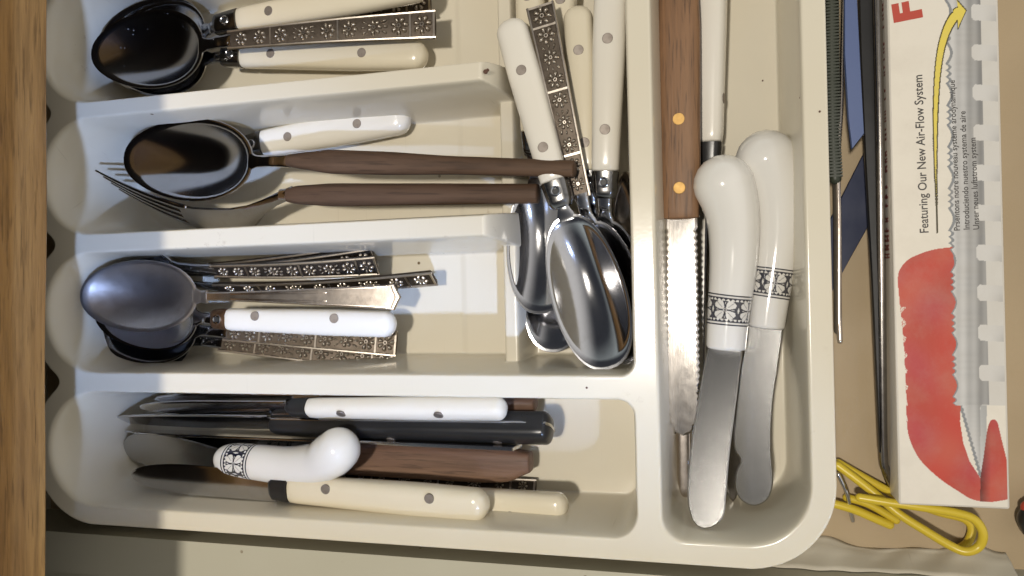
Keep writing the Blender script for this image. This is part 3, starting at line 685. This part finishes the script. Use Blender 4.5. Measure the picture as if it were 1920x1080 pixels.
# black strip with rod
bt2 = P(1640, 400, FL); kt = empty('kitchen_tool', Matrix.Translation(bt2*.001))
def q3(pts): return [tuple(P(a, b, z)-bt2)+(rr,) for a, b, z, rr in pts]
part('rod', sweep(q3([(1643, -60, -33, 1.7), (1649, 200, -33, 1.7), (1652, 450, -35, 1.7), (1654, 700, -38, 1.7), (1656, 850, -41, 1.7), (1661, 882, -42, 1.7), (1672, 910, -44, 1.6), (1690, 940, -45, 1.5)]), 12), 'darksteel', kt)
bl = [P(a, b, -34)-bt2 for a, b in [(1610, -60), (1614, 100), (1623, 300), (1634, 500), (1643, 700), (1650, 850), (1654, 850), (1651, 600), (1647, 300), (1641, -60)]]
part('black_strip', slab([(p.x, p.y) for p in bl], bl[0].z-4, bl[0].z-1, .5), 'black', kt)  # flat black strip tapering along the rod
tag(kt, 'black tapered strip with a bent steel rod beside the printed box', 'kitchen tool')

# ------------------------------------------------------------------ printed cardboard box
ZT = -28.0
bx0, bx1 = P(1667, 200, ZT).x, P(1873, 40, ZT).x
by0 = P(1700, 947, ZT).y; by1 = 175.
cb = P(1780, 700, FL); br = empty('blade_box', Matrix.Translation(cb*.001))
def bxs(z, i=0.):
    pts = []
    for cx, cy, a0 in ((bx1-.9, by1-.9, 0), (bx0+.9, by1-.9, 90), (bx0+.9, by0+.9, 180), (bx1-.9, by0+.9, 270)):
        for a in (0, 30, 60, 90): pts.append((cx+(.9-i)*math.cos(rad(a0+a))-cb.x, cy+(.9-i)*math.sin(rad(a0+a))-cb.y, z-cb.z))
    return pts
part('card_body', rings([bxs(FL+.4, .5), bxs(FL+.9), bxs(ZT-.8), bxs(ZT-.25, .25), bxs(ZT, .8)]), 'card', br, 35)
def inpoly(x, y, p):
    c = False; j = len(p)-1
    for i in range(len(p)):
        if (p[i][1] > y) != (p[j][1] > y) and x < (p[j][0]-p[i][0])*(y-p[i][1])/(p[j][1]-p[i][1])+p[i][0]: c = not c
        j = i
    return c
_red = catmull([(1683, 528), (1686, 508), (1700, 489), (1722, 477), (1750, 468), (1786, 463)], 5)
RED = [q[:2] for q in _red]+[(1796, 560), (1800, 640), (1803, 720), (1800, 790), (1806, 830), (1818, 865), (1838, 896)]+[q[:2] for q in catmull([(1838, 896), (1845, 850), (1852, 802), (1860, 787), (1870, 792), (1877, 820), (1889, 868), (1897, 900), (1899, 934)], 4)]+[q[:2] for q in catmull([(1899, 934), (1860, 941), (1825, 937), (1795, 920), (1760, 896), (1725, 862), (1706, 825), (1700, 790), (1699, 740), (1694, 640), (1688, 580)], 4)]
ARC = catmull([(1757, 436, 1.), (1756, 380, 1.6), (1754, 300, 3.5), (1754, 220, 5.), (1757, 150, 6.), (1763, 100, 7.), (1773, 62, 8.), (1786, 36, 9.), (1797, 26, 10.)], 26)
HEADP = [(1794, 1), (1811, 20), (1796, 53), (1795, 33), (1786, 38), (1788, 18), (1796, 14)]
rng = np.random.RandomState(5)
def card_colour(px, py, hsh):
    base = (.73, .68, .59)
    # arrow
    dm = 9e9; wm = 0
    if 1735 < px < 1825 and py < 440:
        for a in ARC:
            d_ = (px-a[0])**2+(py-a[1])**2
            if d_ < dm: dm = d_; wm = a[2]
        dm = math.sqrt(dm)
        hd_ = inpoly(px, py, HEADP)
        if hd_ or (dm < wm-1.6 and py > 24): 
            e = min(math.hypot(px-a[0], py-a[1]) for a in HEADP[:4])
            return (.72, .58, .10)
        hd2 = inpoly((px-1798)*.86+1798, (py-26)*.86+26, HEADP)
        if hd2 or (dm < wm+.8 and py > 22): return (.05, .04, .015)
    wav = 1773+17*(py/1000.) + (9*math.sin(math.pi*(py % 78)/42) if (py % 78) < 42 else 6*abs(math.sin((py % 78-42)*math.pi/12)))
    if py > 760: wav = 1800+ (py-760)*.28 + 2*abs(math.sin(py*.35))
    inred = inpoly(px, py, RED)
    if inred and px < (wav if py < 870 else 3000) or (inred and px > 1838):
        k = .5+.5*math.sin(px*.045+py*.021+2*math.sin(py*.013)); k2 = .5+.5*math.sin(py*.05-px*.03)
        c = (lerp(.44, .50, k), lerp(.060, .095, k*k2), lerp(.038, .060, k2))
        if px > 1838 and px < 1858: c = tuple(a*lerp(.25, 1, (px-1838)/20) for a in c)
        if px < 1702 and 575 < py < 800 and hsh > .45 and px < 1693+ (py-575)*.03+5*math.sin(py*.21): return base
        return c
    if abs(px-wav) < 2.8 and py < 895: return (.23, .24, .25)
    edge = 1838+ (py/1000.)*22
    if px > wav and py < 760 + 130*(px < 1838) and px < 1905:
        ph = ((py-(px-1830)*.05) % 75)/75.
        tongue = abs(ph-.31) < .20
        tx = edge-18
        if tongue and px > tx + 60*max(0, abs(ph-.31)-.12):
            g = lerp(.60, .40, sm((px-edge)/45)*(.4+.6*sm((ph-.2)/.3))); return (g, g*.97, g*.92)
        if px < edge:
            g = lerp(.54, .27, sm((px-wav)/(edge-wav))) + .05*math.sin(px*.3); return (g, g*.985, g*.96)
        return (.60, .575, .53)
    if py > 760 and px > wav and px < 1850 and py < 895:
        g = lerp(.55, .38, sm((px-wav)/45)); return (g, g, g*.98)
    return base
def top_print():
    y_hi = P(1780, -30, ZT).y; x0, x1 = bx0+.85, bx1-.85; y0 = by0+.85
    nx, ny = int((x1-x0)/.20), int((y_hi-y0)/.22)
    v = []; cols = []
    for j in range(ny+1):
        for i in range(nx+1):
            x = lerp(x0, x1, i/nx); y = lerp(y0, y_hi, j/ny)
            v.append((x-cb.x, y-cb.y, ZT+.05-cb.z))
            p = Vector((x, y, ZT-H)); D_ = p.dot(_d)
            cols.append(card_colour(960+F*p.dot(CR)/D_, 540-F*p.dot(CU)/D_, rng.rand())+(1,))
    f = [(j*(nx+1)+i, j*(nx+1)+i+1, (j+1)*(nx+1)+i+1, (j+1)*(nx+1)+i) for j in range(ny) for i in range(nx)]
    me = mesh('printed_top', (v, f), 0)
    ca = me.color_attributes.new('Col', 'FLOAT_COLOR', 'POINT'); ca.data.foreach_set('color', np.array(cols, dtype=np.float32).ravel())
    link('printed_top', me, 'print', br)
top_print()
def lettering(txt, p0, p1, cap_px, mat, name='lettering', z=ZT+.11, bold=.012):
    """text running from pixel p0 to p1 on the box top"""
    A = P(p0[0], p0[1], z); B = P(p1[0], p1[1], z)
    cu = bpy.data.curves.new(name, 'FONT'); cu.body = txt; cu.size = 1; cu.resolution_u = 3; cu.offset = bold
    o = bpy.data.objects.new(name, cu); C.objects.link(o)
    bpy.context.view_layer.update()
    me = bpy.data.meshes.new_from_object(o.evaluated_get(bpy.context.evaluated_depsgraph_get()))
    bpy.data.objects.remove(o); bpy.data.curves.remove(cu)
    co = np.empty(len(me.vertices)*3); me.vertices.foreach_get('co', co); co = co.reshape(-1, 3)
    ext = co[:, 0].max()-co[:, 0].min(); L = (B-A).length
    kx = L/ext; ky = cap_px*sc(*p0, z)/.72
    ex = (B-A).normalized(); ey = Vector((0, 0, 1)).cross(ex)
    X = (co[:, 0]-co[:, 0].min())*kx; Yv = co[:, 1]*ky
    out = np.array(A-cb)[None, :]+X[:, None]*np.array(ex)[None, :]+Yv[:, None]*np.array(ey)[None, :]
    me.vertices.foreach_set('co', (out*.001).ravel()); me.update(); me.materials.clear()
    return link(name, me, mat, br)
lettering('Featuring Our New Air-Flow System', (1741, 436), (1729, 140), 15.5, 'ink')
lettering('Prsentons notre nouveau système arodynamique', (1800, 432), (1790, 150), 10.5, 'ink')
lettering('Introduciendo nuestro systema de aire', (1818, 430), (1810, 208), 10.5, 'ink')
lettering('Unser neues luftstrom system', (1836, 430), (1829, 258), 10.5, 'ink')
fl = lettering('F', (1727, 33), (1722, -2), 46, 'redink', bold=.055)
# worn red print along the side of the box
q = []
yy = 178.0
random.seed(8)
wy = P(1660, 485, -38).y
while wy < 130:
    hgt = random.uniform(1.6, 2.8); zt = random.uniform(-33.6, -33.0); kind = random.random()
    x = bx0-cb.x-.06
    def bar(y0_, y1_, z0_, z1_): q.append(box(x-.02, x+.03, y0_-cb.y, y1_-cb.y, z0_-cb.z, z1_-cb.z))
    bar(wy, wy+hgt*.35, -39.5, zt); 
    if kind < .6: bar(wy+hgt*.66, wy+hgt, -39.5, zt)
    bar(wy+hgt*.35, wy+hgt*.66, random.choice((-37.4, -39.5)), random.choice((-36, -37+2)))
    wy += hgt + (random.uniform(.8, 1.2) if random.random() < .8 else 4)
part('worn_side_print', merge(*q), 'dimred', br, 0)
part('red_edge', box(bx1-cb.x-.02, bx1-cb.x+.06, by0-cb.y+1, by1-cb.y-1, ZT-4-cb.z, ZT-1-cb.z), 'dimred', br, 0)
tag(br, 'long white cardboard box printed with red shape, yellow arrow and grey toothed picture', 'box')

# ------------------------------------------------------------------ yellow wire clips
def wire(name, label, pts, rr, mat, cat, group=None):
    b_ = P(pts[0][0], pts[0][1], FL)
    o = part(name, sweep([tuple(P(a, b, z)-b_)+(rr,) for a, b, z in pts], 12, (True, True), 8), mat, None, 60, Matrix.Translation(b_*.001))
    return tag(o, label, cat, group)
wire('wire_clip', 'yellow coated wire hairpin with its big loop beyond the box end', [(1612, 933, -35), (1660, 941, -34), (1730, 951, -33), (1795, 962, -33), (1828, 975, -33), (1843, 1000, -33), (1836, 1024, -34), (1812, 1034, -34), (1782, 1023, -35), (1730, 992, -36), (1685, 963, -37), (1640, 925, -39), (1604, 897, -40), (1570, 872, -41)], 1.65, 'yellow', 'wire clip')
wire('wire_clip', 'yellow coated wire under the hairpin, running beneath the box corner', [(1572, 868, -43.5), (1610, 890, -43.5), (1650, 912, -43.5), (1700, 938, -44), (1760, 960, -44.5), (1806, 972, -44.5), (1822, 990, -44.5), (1815, 1016, -44.5), (1795, 1030, -44.5)], 1.6, 'yellow', 'wire clip')
wire('wire_clip', 'short straight yellow wire poking out from below the tray corner', [(1566, 945, -42), (1600, 955, -42), (1640, 972, -43), (1668, 984, -44)], 1.7, 'yellow', 'wire clip')
wire('wire_clip', 'yellow wire piece crossing below the other wires', [(1588, 933, -44.8), (1630, 946, -44.8), (1680, 975, -44.8)], 1.6, 'yellow', 'wire clip')
wire('steel_pin', 'thin bent steel pin hanging beside the tray corner', [(1572, 890, -38), (1588, 925, -40), (1594, 955, -43), (1599, 976, -45.5)], .85, 'steel', 'pin')
# ------------------------------------------------------------------ crumpled liner edge, small capped thing
def flap():
    R = []; nx = 90
    v = []; f = []
    x0 = P(1440, 1050, -40).x; x1 = P(1897, 1035, -40).x
    for i in range(nx+1):
        t = i/nx; x = lerp(x0, x1, t)
        yt = -104.5 + 1.6*math.sin(t*9)+.8*math.sin(t*23+1)
        for j in range(9):
            s_ = j/8
            y = lerp(yt, -110.3, s_)+.5*math.sin(t*31+s_*4)*(1-s_)
            z = FL+.5+ 4.5*sm(s_*2.5)*(.7+.3*math.sin(t*7+.5)) + 12*s_**2 + .5*math.sin(t*40+s_*6)
            v.append((x, y, z))
    for i in range(nx):
        for j in range(8):
            a = i*9+j; f.append((a, a+9, a+10, a+1))
    b_ = Vector((x0, -110, FL)); v = [(a-b_.x, b-b_.y, c-b_.z) for a, b, c in v]
    o = part('paper_edge', (v, f), 'paper', None, 60, Matrix.Translation(b_*.001))
    so = o.modifiers.new('thick', 'SOLIDIFY'); so.thickness = .0003
    tag(o, 'crumpled edge of liner paper curling up the drawer side', 'paper')
flap()
bp = P(1925, 975, FL); rt = empty('marker_pen', Matrix.Translation(bp*.001))
part('cap', sweep([tuple(P(a, b, z)-bp)+(rr,) for a, b, z, rr in [(1932, 992, -42, 3.2), (1930, 974, -41, 4.0), (1942, 960, -41, 4.0), (1970, 942, -41, 4.0)]], 16), 'black', rt)
part('red_band', sweep([tuple(P(a, b, z)-bp)+(rr,) for a, b, z, rr in [(1928, 952, -41, 2.6), (1942, 943, -41, 2.6), (1968, 930, -41, 2.6)]], 16), 'redink', rt)
tag(rt, 'small black capped pen with red band at the box side', 'pen')
